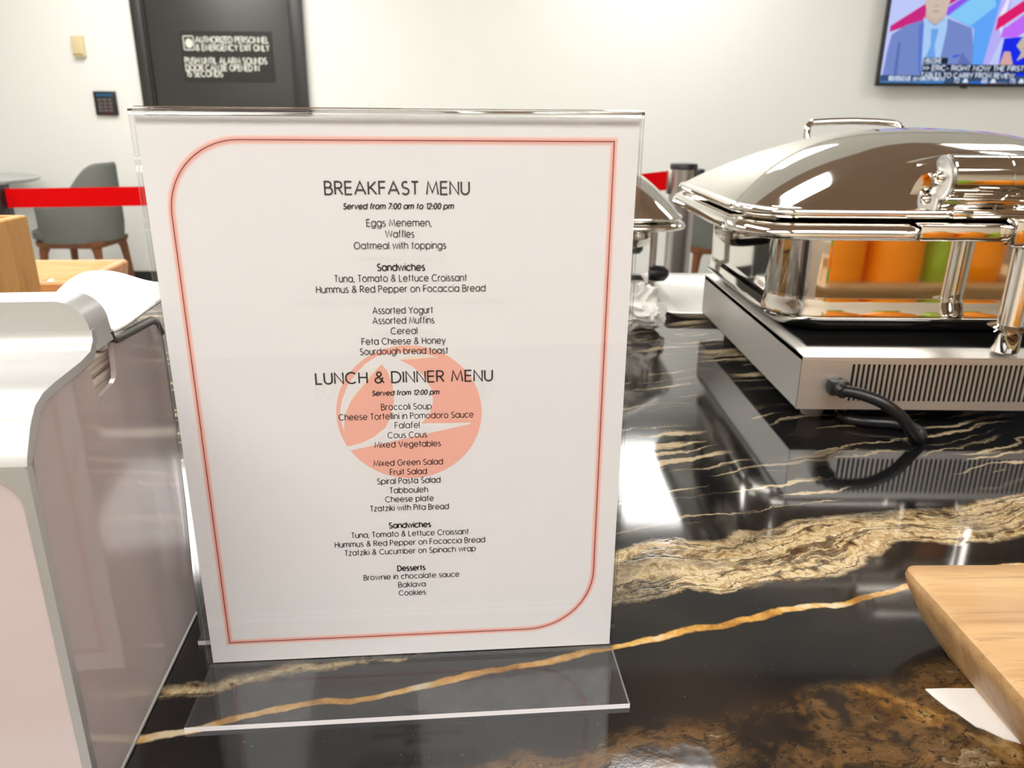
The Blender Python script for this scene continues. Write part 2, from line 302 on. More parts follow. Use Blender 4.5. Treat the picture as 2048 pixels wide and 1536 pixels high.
# ------------------------------------------------------------------ a drawn geometric stroke alphabet
def L(*c): return [(c[i], c[i+1]) for i in range(0, len(c), 2)]
ci = lambda x, y, rx, ry=None: arcp(x, y, rx, ry or rx, 0, 360, 18)
GL = {
'a': (.54, [ci(.27, .27, .27), L(.54, .54, .54, 0)]), 'b': (.54, [L(0, .74, 0, 0), ci(.27, .27, .27)]), 'c': (.48, [arcp(.27, .27, .27, .27, 42, 318)]),
'd': (.54, [ci(.27, .27, .27), L(.54, .74, .54, 0)]), 'e': (.54, [L(0, .27, .54, .27), arcp(.27, .27, .27, .27, 0, 322, 16)]),
'f': (.25, [L(.09, 0, .09, .6) + arcp(.22, .62, .13, .12, 180, 85, 6), L(0, .54, .23, .54)]),
'g': (.54, [ci(.27, .27, .27), L(.54, .54, .54, .02) + arcp(.27, .02, .27, .22, 0, -155, 10)]),
'h': (.44, [L(0, .74, 0, 0), arcp(.22, .32, .22, .22, 180, 0) + L(.44, 0)]), 'i': (.0, [L(0, .54, 0, 0), L(0, .67, 0, .74)]),
'j': (.05, [L(.05, .54, .05, -.2), L(.05, .67, .05, .74)]), 'k': (.4, [L(0, .74, 0, 0), L(.35, .54, .0, .2), L(.12, .31, .4, 0)]), 'l': (.0, [L(0, .74, 0, 0)]),
'm': (.76, [L(0, .54, 0, 0), arcp(.19, .35, .19, .19, 180, 0) + L(.38, 0), arcp(.57, .35, .19, .19, 180, 0) + L(.76, 0)]),
'n': (.44, [L(0, .54, 0, 0), arcp(.22, .32, .22, .22, 180, 0) + L(.44, 0)]), 'o': (.54, [ci(.27, .27, .27)]), 'p': (.54, [L(0, .54, 0, -.2), ci(.27, .27, .27)]),
'q': (.54, [ci(.27, .27, .27), L(.54, .54, .54, -.2)]), 'r': (.22, [L(0, .54, 0, 0), arcp(.2, .33, .2, .2, 180, 75, 7)]),
's': (.32, [arcp(.16, .405, .13, .135, 40, 270, 10) + arcp(.16, .135, .16, .135, 90, -145, 12)]), 't': (.24, [L(.11, .72, .11, 0), L(0, .54, .24, .54)]),
'u': (.44, [L(0, .54, 0, .22) + arcp(.22, .22, .22, .22, 180, 360), L(.44, .54, .44, 0)]), 'v': (.46, [L(0, .54, .23, 0, .46, .54)]),
'w': (.72, [L(0, .54, .18, 0, .36, .54, .54, 0, .72, .54)]), 'x': (.42, [L(0, .54, .42, 0), L(.42, .54, 0, 0)]), 'y': (.46, [L(0, .54, .23, 0), L(.46, .54, .14, -.2)]),
'z': (.38, [L(0, .54, .37, .54, 0, 0, .38, 0)]),
'A': (.66, [L(0, 0, .33, .72, .66, 0), L(.13, .24, .53, .24)]), 'B': (.44, [L(0, .38, 0, .72, .2, .72) + arcp(.2, .55, .18, .17, 90, -90, 8) + L(0, .38), L(.2, .38) + arcp(.23, .19, .21, .19, 90, -90, 8) + L(0, 0, 0, .38)]),
'C': (.66, [arcp(.36, .36, .36, .36, 45, 315, 18)]), 'D': (.56, [L(0, 0, 0, .72, .2, .72) + arcp(.2, .36, .36, .36, 90, -90, 14) + L(0, 0)]),
'E': (.4, [L(.4, .72, 0, .72, 0, 0, .4, 0), L(0, .38, .38, .38)]), 'F': (.38, [L(.38, .72, 0, .72, 0, 0), L(0, .38, .36, .38)]),
'G': (.72, [arcp(.36, .36, .36, .36, 45, 360, 18) + L(.4, .36)]), 'H': (.5, [L(0, 0, 0, .72), L(.5, 0, .5, .72), L(0, .38, .5, .38)]), 'I': (.0, [L(0, 0, 0, .72)]),
'J': (.3, [L(.3, .72, .3, .16) + arcp(.15, .16, .15, .16, 0, -170, 8)]), 'K': (.48, [L(0, 0, 0, .72), L(.44, .72, 0, .3), L(.13, .42, .48, 0)]), 'L': (.36, [L(0, .72, 0, 0, .36, 0)]),
'M': (.7, [L(0, 0, .1, .72, .35, .1, .6, .72, .7, 0)]), 'N': (.52, [L(0, 0, 0, .72, .52, 0, .52, .72)]), 'O': (.72, [ci(.36, .36, .36)]),
'P': (.42, [L(0, 0, 0, .72, .21, .72) + arcp(.21, .54, .2, .18, 90, -90, 8) + L(0, .36)]), 'R': (.44, [L(0, 0, 0, .72, .21, .72) + arcp(.21, .54, .2, .18, 90, -90, 8) + L(0, .36), L(.2, .36, .44, 0)]),
'S': (.42, [arcp(.21, .54, .18, .18, 40, 270, 10) + arcp(.21, .18, .21, .18, 90, -150, 12)]), 'T': (.42, [L(0, .72, .42, .72), L(.21, .72, .21, 0)]),
'U': (.48, [L(0, .72, 0, .24) + arcp(.24, .24, .24, .24, 180, 360) + L(.48, .72)]), 'V': (.6, [L(0, .72, .3, 0, .6, .72)]), 'W': (.9, [L(0, .72, .22, 0, .45, .72, .68, 0, .9, .72)]),
'X': (.5, [L(0, .72, .5, 0), L(.5, .72, 0, 0)]), 'Y': (.54, [L(0, .72, .27, .34, .54, .72), L(.27, .34, .27, 0)]), 'Z': (.44, [L(0, .72, .43, .72, 0, 0, .44, 0)]),
'0': (.44, [ci(.22, .36, .22, .36)]), '1': (.2, [L(0, .58, .2, .72, .2, 0)]), '2': (.42, [arcp(.2, .52, .2, .2, 165, -35, 10) + L(0, 0, .42, 0)]), '5': (.4, [L(.36, .72, .1, .72, .04, .4) + arcp(.18, .22, .22, .22, 120, -150, 12)]),
'6': (.44, [ci(.22, .22, .22), L(.03, .3, .3, .72)]), '7': (.42, [L(0, .72, .42, .72, .12, 0)]), '8': (.4, [ci(.2, .54, .17, .18), ci(.2, .18, .2, .18)]),
'&': (.56, [L(.56, 0, .16, .48) + arcp(.26, .57, .14, .15, 210, -30, 10) + L(.1, .3) + arcp(.2, .17, .2, .17, 130, 330, 10) + L(.5, .36)]),
',': (.06, [L(.05, .05, .0, -.11)]), '.': (.05, [L(.02, 0, .02, .06)]), ':': (.06, [L(.02, -.01, .02, .1), L(.02, .36, .02, .47)]), '-': (.25, [L(0, .27, .25, .27)]), '>': (.36, [L(0, .56, .36, .33, 0, .1)]), ' ': (.16, []),
}
def ribbon(mb, pts, wd, put):
    """a stroke of even width along pts; put maps (u, v) to 3-D"""
    q = [pts[0]]
    for p in pts[1:]:
        if hypot(p[0]-q[-1][0], p[1]-q[-1][1]) > 1e-9: q.append(p)
    if len(q) < 2: return
    closed = hypot(q[0][0]-q[-1][0], q[0][1]-q[-1][1]) < 1e-6
    if closed: q = q[:-1]
    n = len(q); h = wd/2; lo, hi = [], []
    for i in range(n):
        def d(a, b): x, y = b[0]-a[0], b[1]-a[1]; l = hypot(x, y) or 1; return x/l, y/l
        if closed or 0 < i < n-1: d0 = d(q[i-1], q[i]); d1 = d(q[i], q[(i+1) % n])
        elif i == 0: d0 = d1 = d(q[0], q[1])
        else: d0 = d1 = d(q[-2], q[-1])
        nx, ny = -(d0[1]+d1[1]), d0[0]+d1[0]; l = hypot(nx, ny)
        if l < 0.3: nx, ny, s = -d1[1], d1[0], 1.0
        else:
            nx /= l; ny /= l; s = min(1.8, 1/max(0.3, nx*-d1[1]+ny*d1[0]))
        lo.append(mb.v(put(q[i][0]-nx*h*s, q[i][1]-ny*h*s))); hi.append(mb.v(put(q[i][0]+nx*h*s, q[i][1]+ny*h*s)))
    for i in range(n if closed else n-1):
        j = (i+1) % n; mb.face([lo[i], lo[j], hi[j], hi[i]])
def write(mb, txt, cx, base, width, size, stroke, put, shear=0.0, align='c', track=0.175):
    x = 0; items = []
    for ch in txt:
        wch, paths = GL[ch]; items.append((x, paths)); x += wch + track
    tot = (x-track)*size; k = (width/tot) if width else 1.0
    x0 = cx - tot*k/2 if align == 'c' else cx
    for ox, paths in items:
        for p in paths:
            ribbon(mb, [(x0+(ox+u+shear*v)*size*k, base+v*size) for u, v in p], stroke*size, put)

# ------------------------------------------------------------------ room shell
WY = 5.36
def wallbox(name, a, m): return struct(MB().box(*a).build(name, m, smooth=0))
wallbox('floor', (-5, 5.5, -3, WY+.1, -.1, 0), M_floor)
wallbox('wall_front', (-5, 5.5, WY, WY+.1, 0, 2.8), M_wall)
wallbox('wall_left', (-5.1, -5, -3, WY, 0, 2.8), M_wall)
wallbox('wall_right', (5.5, 5.6, -3, WY, 0, 2.8), M_wall)
wallbox('wall_rear', (-5, 5.5, -3.1, -3, 0, 2.8), M_wallr)
wallbox('ceiling', (-5, 5.5, 2.60, WY, 2.72, 2.82), M_ceil)
wallbox('trim_1', (-5, 5.5, -3, 2.60, 2.70, 2.82), M_soff)
bb = MB(); bb.box(-5, -2.43, WY-.012, WY, 0, .085); bb.box(-1.32, 5.5, WY-.012, WY, 0, .085); struct(bb.build('baseboard_front', M_black, smooth=0))
# ceiling light panels: some read from reflections, the others added for their light
LP = [(1.95, 2.35, .30, .16, 'added ceiling light panel ahead on the right, past the cooker'), (.94, 4.40, .30, .58, 'ceiling light panel before the far wall, between door and screen'),  # the panel ahead on the right is added for general light
      (.52, 1.80, .17, .30, 'small ceiling light panel above the back of the counter'), (-2.0, 3.9, .60, .60, 'added ceiling light panel in front of the black door, brightening the left wall'),  # the panel by the door is added to lift the left wall
      (-2.6, 1.8, .30, .60, 'added ceiling light panel on the left, over the belt barrier'), (3.5, 3.6, .30, .45, 'added ceiling light panel in front of the wall screen'),  # both are unseen panels added for general light
      (-1.2, .75, .26, .80, 'ceiling light panel over the napkin dispenser side of the counter'), (.9, -1.3, .90, .50, 'added ceiling light panel behind the camera on the right, brightening the menu'), (-1.3, -1.5, .90, .50, 'added ceiling light panel behind the camera on the left, brightening the menu')]  # the two rear panels are added, sized to light the menu sheet
for (x, y, a, b, lab) in LP:
    zc = 2.72 if y > 2.6 else 2.70
    t = thing('ceiling_light', (x, y, zc), 0, lab, 'ceiling light', 'flush ceiling light panels')
    f = MB(); f.loft([rrect(0, 0, a+.02, b+.02, .004, -.012, 2), rrect(0, 0, a+.02, b+.02, .004, 0, 2), rrect(0, 0, a, b, .003, 0, 2), rrect(0, 0, a, b, .003, -.012, 2), rrect(0, 0, a+.02, b+.02, .004, -.012, 2)], False, False)
    f.build('frame', M_ceil, t); d = MB(); d.box(-a, a, -b, b, -.009, -.003); d.build('diffuser', M_panel, t, smooth=0)

# ------------------------------------------------------------------ door and wall fittings
door = bpy.data.objects.new('door_1', None); COL.objects.link(door); door.location = (-1.875, WY, 0); struct(door)
f = MB(); f.box(-.535, -.468, -.05, -.001, 0, 2.15, .004); f.box(.468, .535, -.05, -.001, 0, 2.15, .004); f.box(-.468, .468, -.05, -.001, 2.085, 2.15, .004); f.box(-.468, -.452, -.036, -.001, 0, 2.085); f.box(.452, .468, -.036, -.001, 0, 2.085)
f.build('door_frame', M_frame, door); f = MB(); f.box(-.45, .45, -.028, -.002, .008, 2.08, .003); f.build('door_leaf', M_door, door)
f = MB(); f.box(-.44, .40, -.075, -.045, .98, 1.05, .006); f.box(-.44, -.38, -.05, -.028, .97, 1.06); f.box(.34, .40, -.05, -.028, .97, 1.06); f.build('push_bar', M_brush, door)
sg = thing('door_sign', (-1.84, 5.3315, 1.475), 0, 'black emergency exit notice with pale capital lettering on the black door', 'sign')
f = MB(); f.box(-.285, .30, -.002, .0005, -.15, .15); f.build('sign_panel', M_sign, sg)
put = lambda u, v: (u, -.0032, v)
for tx, base, wd in (("AUTHORIZED PERSONNEL", .083, .465), ("& EMERGENCY EXIT ONLY", .037, .465), ("PUSH UNTIL ALARM SOUNDS", -.040, .522), ("DOOR CAN BE OPENED IN", -.082, .468), ("15 SECONDS", -.118, .230)):
    m = MB(); write(m, tx, (-.188 if base > 0 else -.268), base, wd, .047, .145, put, 0, 'l', .16); m.build('lettering', M_lett, sg, smooth=0)
m = MB(); ribbon(m, rrect_pts := [(p[0], p[1]) for p in rrect(-.232, .080, .032, .040, .006, 0, 3)] + [(-.200, .114)], .006, put); 
m.flat(arcp(-.230, .078, .024, .028, 0, 355, 24), -.0032); m.build('round_symbol', M_lett, sg, smooth=0)
b = thing('wall_sensor', (-2.785, WY, 1.53), 0, 'small beige plastic box high on the wall, left of the door', 'sensor')
m = MB(); m.box(-.036, .036, -.035, 0, -.062, .062, .006); m.build('housing', M_beige, b); m = MB(); m.box(-.030, .030, -.038, -.034, -.05, -.044); m.build('vent_slot', plain('dark_beige_slot', (.3, .22, .12, 1), .6), b)
kp = thing('door_keypad', (-2.668, WY, 1.19), 0, 'black square keypad on the wall left of the door', 'keypad')
m = MB(); m.box(-.072, .072, -.022, 0, -.074, .074, .005); m.build('housing', M_black, kp)
m = MB(); m.box(-.052, .052, -.0245, -.021, .042, .060); m.build('display', M_keyscr, kp, smooth=0)
for r in range(4):
    for c_ in range(3):
        m = MB(); m.box(-.046+c_*.033, -.020+c_*.033, -.0255, -.021, .013-r*.022, .029-r*.022, .002, 1); m.build('key', M_key, kp)
m = MB(); m.box(-.018, .018, -.0255, -.021, -.070, -.062); m.build('status_light', emit('dull_red_light', srgb(150, 60, 50), .8), kp, smooth=0)

# ------------------------------------------------------------------ wall screen
TVY = 5.285
tv = thing('television', (2.95, TVY, 1.68), 0, 'wall-mounted television showing a news presenter in a blue-grey suit', 'television')
def tl(p): return p[0]-2.95, p[1]-1.68
m = MB(); m.box(2.312-2.95, 3.56-2.95, -.012, .028, 1.330-1.68, 2.035-1.68, .004); m.build('casing', M_black, tv)
m = MB(); m.box(2.75-2.95, 3.15-2.95, .028, WY-TVY-.001, 1.5-1.68, 1.9-1.68); m.build('wall_bracket', M_black, tv)
m = MB(); m.box(-.10, -.06, -.014, -.004, -.360, -.346); m.build('receiver', M_black, tv)
def tp(X, Y): return (2.325+.003198*(X/5.885-55)-.00012*(170-Y/5.885)-2.95, 1.336+.00289*(170-Y/5.885)-1.68)
X0, X1, Z0, Z1 = 2.326-2.95, 3.545-2.95, 1.350-1.68, 2.022-1.68
TVC = {}
def tvcol(r, g, b): return TVC.setdefault((r, g, b), len(TVC))
pic = MB(); layer = [0]
def clip(poly):
    for ax, lim, sgn in ((0, X0, 1), (0, X1, -1), (1, Z0, 1), (1, Z1, -1)):
        out = []
        for i in range(len(poly)):
            a, b = poly[i-1], poly[i]; ia, ib = (a[ax]-lim)*sgn >= 0, (b[ax]-lim)*sgn >= 0
            if ia != ib:
                t = (lim-a[ax])/(b[ax]-a[ax]); out.append((a[0]+(b[0]-a[0])*t, a[1]+(b[1]-a[1])*t))
            if ib: out.append(b)
        poly = out
        if len(poly) < 3: return None
    return poly
def tvpoly(col, *pts):
    layer[0] += 1; pic.mi = tvcol(*col); q = clip([tp(*p) for p in pts])
    if q: pic.flat(q, -.0125-layer[0]*.00006)
def tvrect(col, a, b, c, d): tvpoly(col, (a, b), (c, b), (c, d), (a, d))
tvrect((196, 206, 255), -200, -1500, 2700, 1100)
tvpoly((206, 44, 132), (380, 300), (740, 50), (1200, -260), (1200, -60), (740, 235), (380, 372))
tvpoly((152, 84, 240), (1000, 170), (1010, 80), (1500, -260), (1700, -260), (1040, 175))
tvpoly((98, 168, 252), (1020, 180), (1230, -10), (1620, -260), (1605, 0), (1550, 800), (1390, 800), (1340, 320))
tvpoly((136, 206, 252), (1030, 180), (1250, 0), (1480, -160), (1560, 60), (1300, 290))
tvpoly((186, 178, 250), (1600, 0), (1720, -10), (1690, 400), (1560, 800), (1500, 800))
tvpoly((236, 236, 255), (1660, 400), (1700, 0), (1740, -260), (1830, -260), (1600, 200))
tvpoly((226, 32, 112), (1600, 195), (1870, -10), (2200, -260), (2400, -260), (1590, 352))
tvpoly((196, 108, 250), (1680, 330), (2080, 0), (2600, -380), (2600, -100), (1850, 420), (1660, 430))
tvpoly((206, 214, 255), (1850, 420), (2600, -80), (2600, 460))
tvpoly((120, 140, 205), (405, 400), (560, 290), (740, 232), (1030, 210), (1320, 318), (1370, 560), (1395, 900), (350, 900), (375, 600))
tvpoly((96, 114, 180), (490, 500), (520, 480), (520, 900), (480, 900)); tvpoly((100, 118, 186), (1240, 600), (1390, 760), (1395, 900), (1180, 900))
tvpoly((205, 184, 168), (760, 0), (770, 200), (890, 290), (1000, 190), (1010, 0))
tvpoly((172, 208, 250), (750, 195), (890, 300), (1022, 180), (1032, 330), (980, 900), (780, 900), (760, 600))
tvpoly((112, 168, 236), (850, 330), (940, 330), (915, 520), (950, 700), (890, 760), (820, 700), (870, 520))
tvpoly((96, 124, 210), (760, 250), (700, 300), (770, 860), (800, 880)); tvpoly((70, 90, 220), (1140, 650), (1210, 620), (1215, 650), (1145, 672))
tvpoly((70, 62, 60), *[(885+155*cos(a*pi/18), -170+190*sin(a*pi/18)) for a in range(36)])
tvpoly((212, 192, 178), *[(885+140*cos(a*pi/18), -20+238*sin(a*pi/18)) for a in range(36)])
tvpoly((178, 150, 140), (830, 128), (870, 118), (930, 126), (880, 142)); tvpoly((190, 168, 156), (850, 60), (915, 60), (895, 78), (865, 78))
for ex in (825, 940): tvpoly((80, 64, 60), (ex-28, -40), (ex, -52), (ex+28, -40), (ex, -30))
tvpoly((28, 46, 236), (1705, 435), (1900, 415), (2600, 380), (2600, 900), (1700, 900), (1690, 700))
tvpoly((214, 172, 168), (1690, 790), (1730, 590), (1800, 590), (1870, 790))
tvpoly((196, 186, 168), (1860, 520), (1960, 340), (2060, 120), (2300, -60), (2400, 300), (2200, 520), (2060, 600), (1890, 700), (1930, 600))
tvpoly((150, 138, 122), (1950, 560), (2030, 300), (2060, 320), (1990, 590))
tvrect((58, 84, 124), -200, 880, 2700, 1100); tvrect((74, 130, 190), 340, 950, 760, 1100); tvrect((66, 150, 238), 760, 955, 1080, 1100); tvrect((40, 120, 240), 1380, 955, 1600, 1100); tvrect((120, 120, 150), 1600, 955, 1820, 1100)
tvrect((34, 40, 52), 805, 668, 1092, 742); tvrect((34, 40, 52), 800, 748, 2005, 838); tvrect((40, 50, 66), 790, 842, 1910, 915)
tvrect((226, 234, 250), 430, 890, 680, 945)
pics = lambda w: (lambda u, v: (u, w, v))
def tvtext(txt, X, Y, Xr, h, col=(218, 228, 250), st=.15):
    layer[0] += 1; pic.mi = tvcol(*col); a = tp(X, Y); b_ = tp(Xr, Y)
    write(pic, txt, a[0], a[1], min(b_[0], X1)-a[0], h, st, pics(-.0125-layer[0]*.00006), 0, 'l')
tvtext("WELCOME.", 815, 728, 1020, .034); tvtext(">> ERIC- RIGHT NOW THE FIRST", 812, 818, 1985, .038); tvtext("TABLES TO CARRY FROM REVIEW", 800, 905, 1890, .036)
tvtext("WEATHER", 450, 938, 660, .030, (90, 120, 170)); tvtext("NEW YORK CITY FORECAST", 715, 942, 1085, .026)
for tx, X in (("72", 1195), ("68", 1520), ("75", 1850)): tvtext(tx, X, 965, X+60, .034); tvpoly((226, 234, 240), (X+100, 965), (X+120, 915), (X+150, 915), (X+170, 965))
pic.build('screen_picture', [emit('screen_%d_%d_%d' % k_, srgb(*k_), 1.0) for k_ in TVC], tv, smooth=0)

# ------------------------------------------------------------------ belt barriers
def stanchion(loc, rz, label, h=1.0, drop=0.0):
    q = h-1.0
    t = thing('belt_stanchion', loc, rz, label, 'barrier post', 'belt barrier posts')
    m = MB(); m.lathe([(.17, .004), (.17, .012), (.05, .03), (.035, .04), (.035, .995+q)]); m.build('post', M_brushv, t)
    m = MB(); m.lathe([(.0365, .995+q), (.0365, 1.006+q), (.034, 1.010+q)]); m.build('cap', M_black, t)
    m = MB(); m.box(.024, .052, -.026, .026, .925+q-drop, .997+q, .004); m.build('belt_cassette', M_black, t)
    m = MB(); m.box(-.043, -.030, -.012, .012, .930+q, .994+q, .002); m.build('belt_slot', M_brushv, t)
    m = MB(); m.lathe([(.172, 0), (.172, .005), (.16, .006)]); m.build('base_ring', M_rub, t); return t
st = stanchion((.458, 2.15, 0), 0, 'steel belt post with black cap, standing behind the two chafing dishes')
st2 = stanchion((-1.405, 2.10, 0), 0, 'belt post at the left edge, its black belt cassette holding the red belt', .950, .06)
m = MB(); n_ = 24
ringt = []
for i in range(n_+1):
    f_ = i/n_; x = -1.3525+f_*(.4145+1.3525); y = 2.10+f_*.05; zt = .990 - .0555*(1-f_)**.6; hh = .050
    ringt.append([(x, y-.001, zt), (x, y+.001, zt), (x, y+.001, zt-hh), (x, y-.001, zt-hh)])
m.loft(ringt); tag(m.build('barrier_belt', M_red), 'red webbing belt stretched between the two posts behind the menu', 'belt')

# ------------------------------------------------------------------ table and chairs by the wall
tb = thing('round_table', (-3.40, 4.93, 0), 0, 'round table with thin grey top by the left wall', 'table')
m = MB(); m.lathe([(.0, .722), (.385, .722), (.405, .735), (.405, .742), (.398, .747), (0, .747)], n=48, cap0=False, cap1=False); m.build('table_top', M_top, tb)
m = MB(); m.lathe([(.035, .02), (.035, .722)]); m.build('pedestal', M_black, tb); m = MB(); m.lathe([(.25, 0), (.25, .012), (.05, .03), (.03, .03)]); m.build('base', M_black, tb)
def chair(loc, rz, label):
    t = thing('dining_chair', loc, rz, label, 'chair', 'grey tub chairs along the far wall')
    m = MB(); N = 40; rows = []
    for i in range(N+1):
        th = radians(-128+256*i/N); cx_, cy_ = .225*cos(th), .235*sin(th)
        f_ = max(0, min(1, (cx_+.02)/.23)); f_ = f_*f_*(3-2*f_); top = .615+.235*f_**1.1; ring = []
        nx, ny = cos(th), sin(th); bot = .395
        for (o_, z_) in ((-.020, bot), (-.020, bot+.1), (-.020, top-.02), (-.012, top-.004), (0, top), (.012, top-.004), (.018, top-.02), (.018, bot+.1), (.006, bot)):
            lean = .0 ; ring.append((cx_+nx*o_, cy_+ny*o_, z_))
        rows.append(ring)
    m.loft(rows); m.build('tub_back', M_grey, t, 60)
    m = MB(); m.loft([rrect(-.02, 0, .19, .19, .08, .40), rrect(-.02, 0, .205, .205, .09, .42), rrect(-.02, 0, .205, .205, .09, .46), rrect(-.02, 0, .18, .18, .09, .475)]); m.build('seat', M_grey, t, 60)
    m = MB(); m.loft([rrect(0, 0, .19, .19, .06, .36), rrect(0, 0, .20, .20, .06, .37), rrect(0, 0, .205, .205, .06, .397)]); m.build('seat_frame', M_leg, t)
    for sx in (-1, 1):
        for sy in (-1, 1):
            m = MB(); m.tube([(sx*.150, sy*.150, .385), (sx*.163, sy*.163, .33), (sx*.172, sy*.172, .22), (sx*.185, sy*.185, 0)], [.036, .025, .020, .014], 12); m.build('leg', M_leg, t)
    return t
ch1 = chair((-2.665, 4.80, 0), 0, 'grey tub chair with wooden legs beside the round grey table')
ch2 = copy_thing(ch1, (1.265, 4.78, 0), pi, 'grey tub chair half hidden behind the belt post and chafing dishes')

# ------------------------------------------------------------------ counter
ct = thing('counter', (0, 0, 0), 0, 'long counter with polished black and gold veined stone top', 'counter')
edge = [(-1.6, -.25), (1.9, -.25), (1.9, 1.62), (.6, 1.455), (-1.6, 1.19)]
m = MB(); m.prism(edge, K-.035, K, 'xy'); m.build('stone_top', M_stone, ct, smooth=0)
m = MB(); m.prism([(-1.56, -.2), (1.86, -.2), (1.86, 1.56), (.6, 1.40), (-1.56, 1.14)], 0, K-.035, 'xy'); m.build('cabinet', plain('dark_cabinet_laminate', (.03, .027, .025, 1), .5), ct, smooth=0)

# ------------------------------------------------------------------ acrylic menu holder
def holder(loc, rz, label, rear=True):
    t = thing('sign_holder', loc, rz, label, 'sign holder', 'clear acrylic menu holders')
    W = .1098
    def slab(name, a, edges):
        mb = MB(); mb.box(*a); o = mb.build(name, [M_acrf if 'foot' in name else M_acr, M_acre], t, smooth=0)
        for p in o.data.polygons:
            n = p.normal
            p.material_index = 1 if any((ax == 'x+' and n.x > .5) or (ax == 'x-' and n.x < -.5) or (ax == 'y-' and n.y < -.5) or (ax == 'y+' and n.y > .5) or (ax == 'z+' and n.z > .5) for ax in edges) else 0
        return o
    slab('front_panel', (-W, W, -.0040, -.0012, .0030, .2835), ())
    slab('back_panel', (-W, W, .0012, .0040, .0030, .2835), ())
    slab('front_foot', (-W, W, -.0465, -.0005, 0, .0028), ('y-', 'x+'))
    if rear: slab('rear_foot', (-W, W, .0005, .018, 0, .0028), ('y+',))
    mb = MB()                                                     # the bend that joins both panels at the top
    prof = [(-.0040, .2836), (-.0036, .2856), (-.0020, .2868), (.0020, .2868), (.0036, .2856), (.0040, .2836), (.0012, .2836), (.0008, .2846), (-.0008, .2846), (-.0012, .2836)]
    mb.prism(prof, -W, W, 'yz'); mb.build('folded_top', M_acrg, t, 40); return t
RZ = radians(4.9)
hold = holder((-.0522, .3533, K), RZ, 'clear acrylic holder in the foreground carrying the white menu sheet')
ca, sa = cos(RZ), sin(RZ)
def sgn(u, v, z=0): return (-.0522+u*ca-v*sa, .3533+u*sa+v*ca, K+z)
hold2 = holder(sgn(-.013, .0665), RZ, 'empty clear acrylic holder behind the menu, one foot corner showing at the left', False)

# the menu sheet with its printing
MENU = [('BREAKFAST MENU', 'h', 0.4, 250.5, 63.8), ('Served from 7:00 am to 12:00 pm', 'i', 0.5, 244.1, 49.0), ('Eggs Menemen,', 'r', 0.5, 236.4, 29.0), ('Waffles', 'r', 0.6, 231.4, 12.8), ('Oatmeal with toppings', 'r', 0.6, 226.2, 41.5),
('Sandwiches', 'b', 0.6, 216.2, 21.6), ('Tuna, Tomato & Lettuce Croissant', 'r', 0.4, 211.1, 60.7), ('Hummus & Red Pepper on Focaccia Bread', 'r', 0.4, 206.1, 77.9), ('Assorted Yogurt', 'r', 0.6, 195.9, 28.0), ('Assorted Muffins', 'r', 0.7, 191.0, 28.7),
('Cereal', 'r', 0.8, 185.9, 12.3), ('Feta Cheese & Honey', 'r', 0.5, 180.9, 39.4), ('Sourdough bread toast', 'r', 0.5, 175.9, 41.6), ('LUNCH & DINNER MENU', 'h', 0.3, 161.6, 84.7), ('Served from 12:00 pm', 'i', 0.3, 155.1, 32.1), ('Broccoli Soup', 'r', 0.5, 147.5, 24.3),
('Cheese Tortellini in Pomodoro Sauce', 'r', 0.4, 142.6, 65.6), ('Falafel', 'r', 0.5, 137.7, 11.9), ('Cous Cous', 'r', 0.4, 132.5, 19.1), ('Mixed Vegetables', 'r', 0.4, 127.5, 32.6), ('Mixed Green Salad', 'r', 0.3, 117.5, 34.4), ('Fruit Salad', 'r', 0.2, 112.4, 18.2),
('Spiral Pasta Salad', 'r', 0.2, 107.4, 31.6), ('Tabbouleh', 'r', 0.0, 102.1, 19.2), ('Cheese plate', 'r', 0.2, 97.1, 24.4), ('Tzatziki with Pita Bread', 'r', 0.0, 92.1, 39.9), ('Sandwiches', 'b', -0.1, 82.0, 21.3), ('Tuna, Tomato & Lettuce Croissant', 'r', -0.1, 77.0, 60.4),
('Hummus & Red Pepper on Focaccia Bread', 'r', -0.2, 71.8, 77.7), ('Tzatziki & Cucumber on Spinach wrap', 'r', -0.3, 66.7, 68.0), ('Desserts', 'b', -0.3, 56.3, 14.3), ('Brownie in chocolate sauce', 'r', -0.3, 51.4, 50.2), ('Baklava', 'r', -0.3, 46.2, 14.1), ('Cookies', 'r', -0.3, 41.1, 14.1),
('Oatmeal with toppings', 'g', 0.6, 220.1, 41.2), ('Mozzarella, Tomato, Arugula & Pesto on Focaccia Bread', 'g', 0.1, 200.2, 101.8), ('Assorted Muffins', 'g', 0.5, 184.7, 29.0), ('LUNCH & DINNER MENU', 'G', 0.0, 154.6, 84.8)]
sheet = thing('menu_sheet', (-.0522, .3533, K), RZ, 'white breakfast, lunch and dinner menu sheet with pink border inside the acrylic holder', 'menu')
m = MB(); m.box(-.1086, .1086, -.0001, .0002, .0034, .2832); m.build('paper', M_paper, sheet, smooth=0)
def sp(lay): return lambda u, v: (u, -.0001-lay*.00005, v)
border = [(-.0986+.032*(1+cos(radians(a)))-.0, .2735-.032+.032*sin(radians(a))) for a in range(180, 89, -6)]
border += [(.0975, .2735), (.0975, .0159+.036)] + [(.0975-.036+.036*cos(radians(a)), .0159+.036+.036*sin(radians(a))) for a in range(-6, -91, -6)] + [(-.0986, .0159)]
border.append(border[0])
for k_, (wd, mt) in enumerate(((.0040, M_glow[0]), (.0030, M_glow[1]), (.0019, M_glow[2]))):
    m = MB(); ribbon(m, border, wd, sp(1+k_)); o = m.build('printed_border', mt, sheet, smooth=0, fixn=False)
    if k_: o.parent = first
    else: first = o
m = MB(); ribbon(m, border, .00042, sp(5)); m.build('border_line', M_line, first, smooth=0, fixn=False)
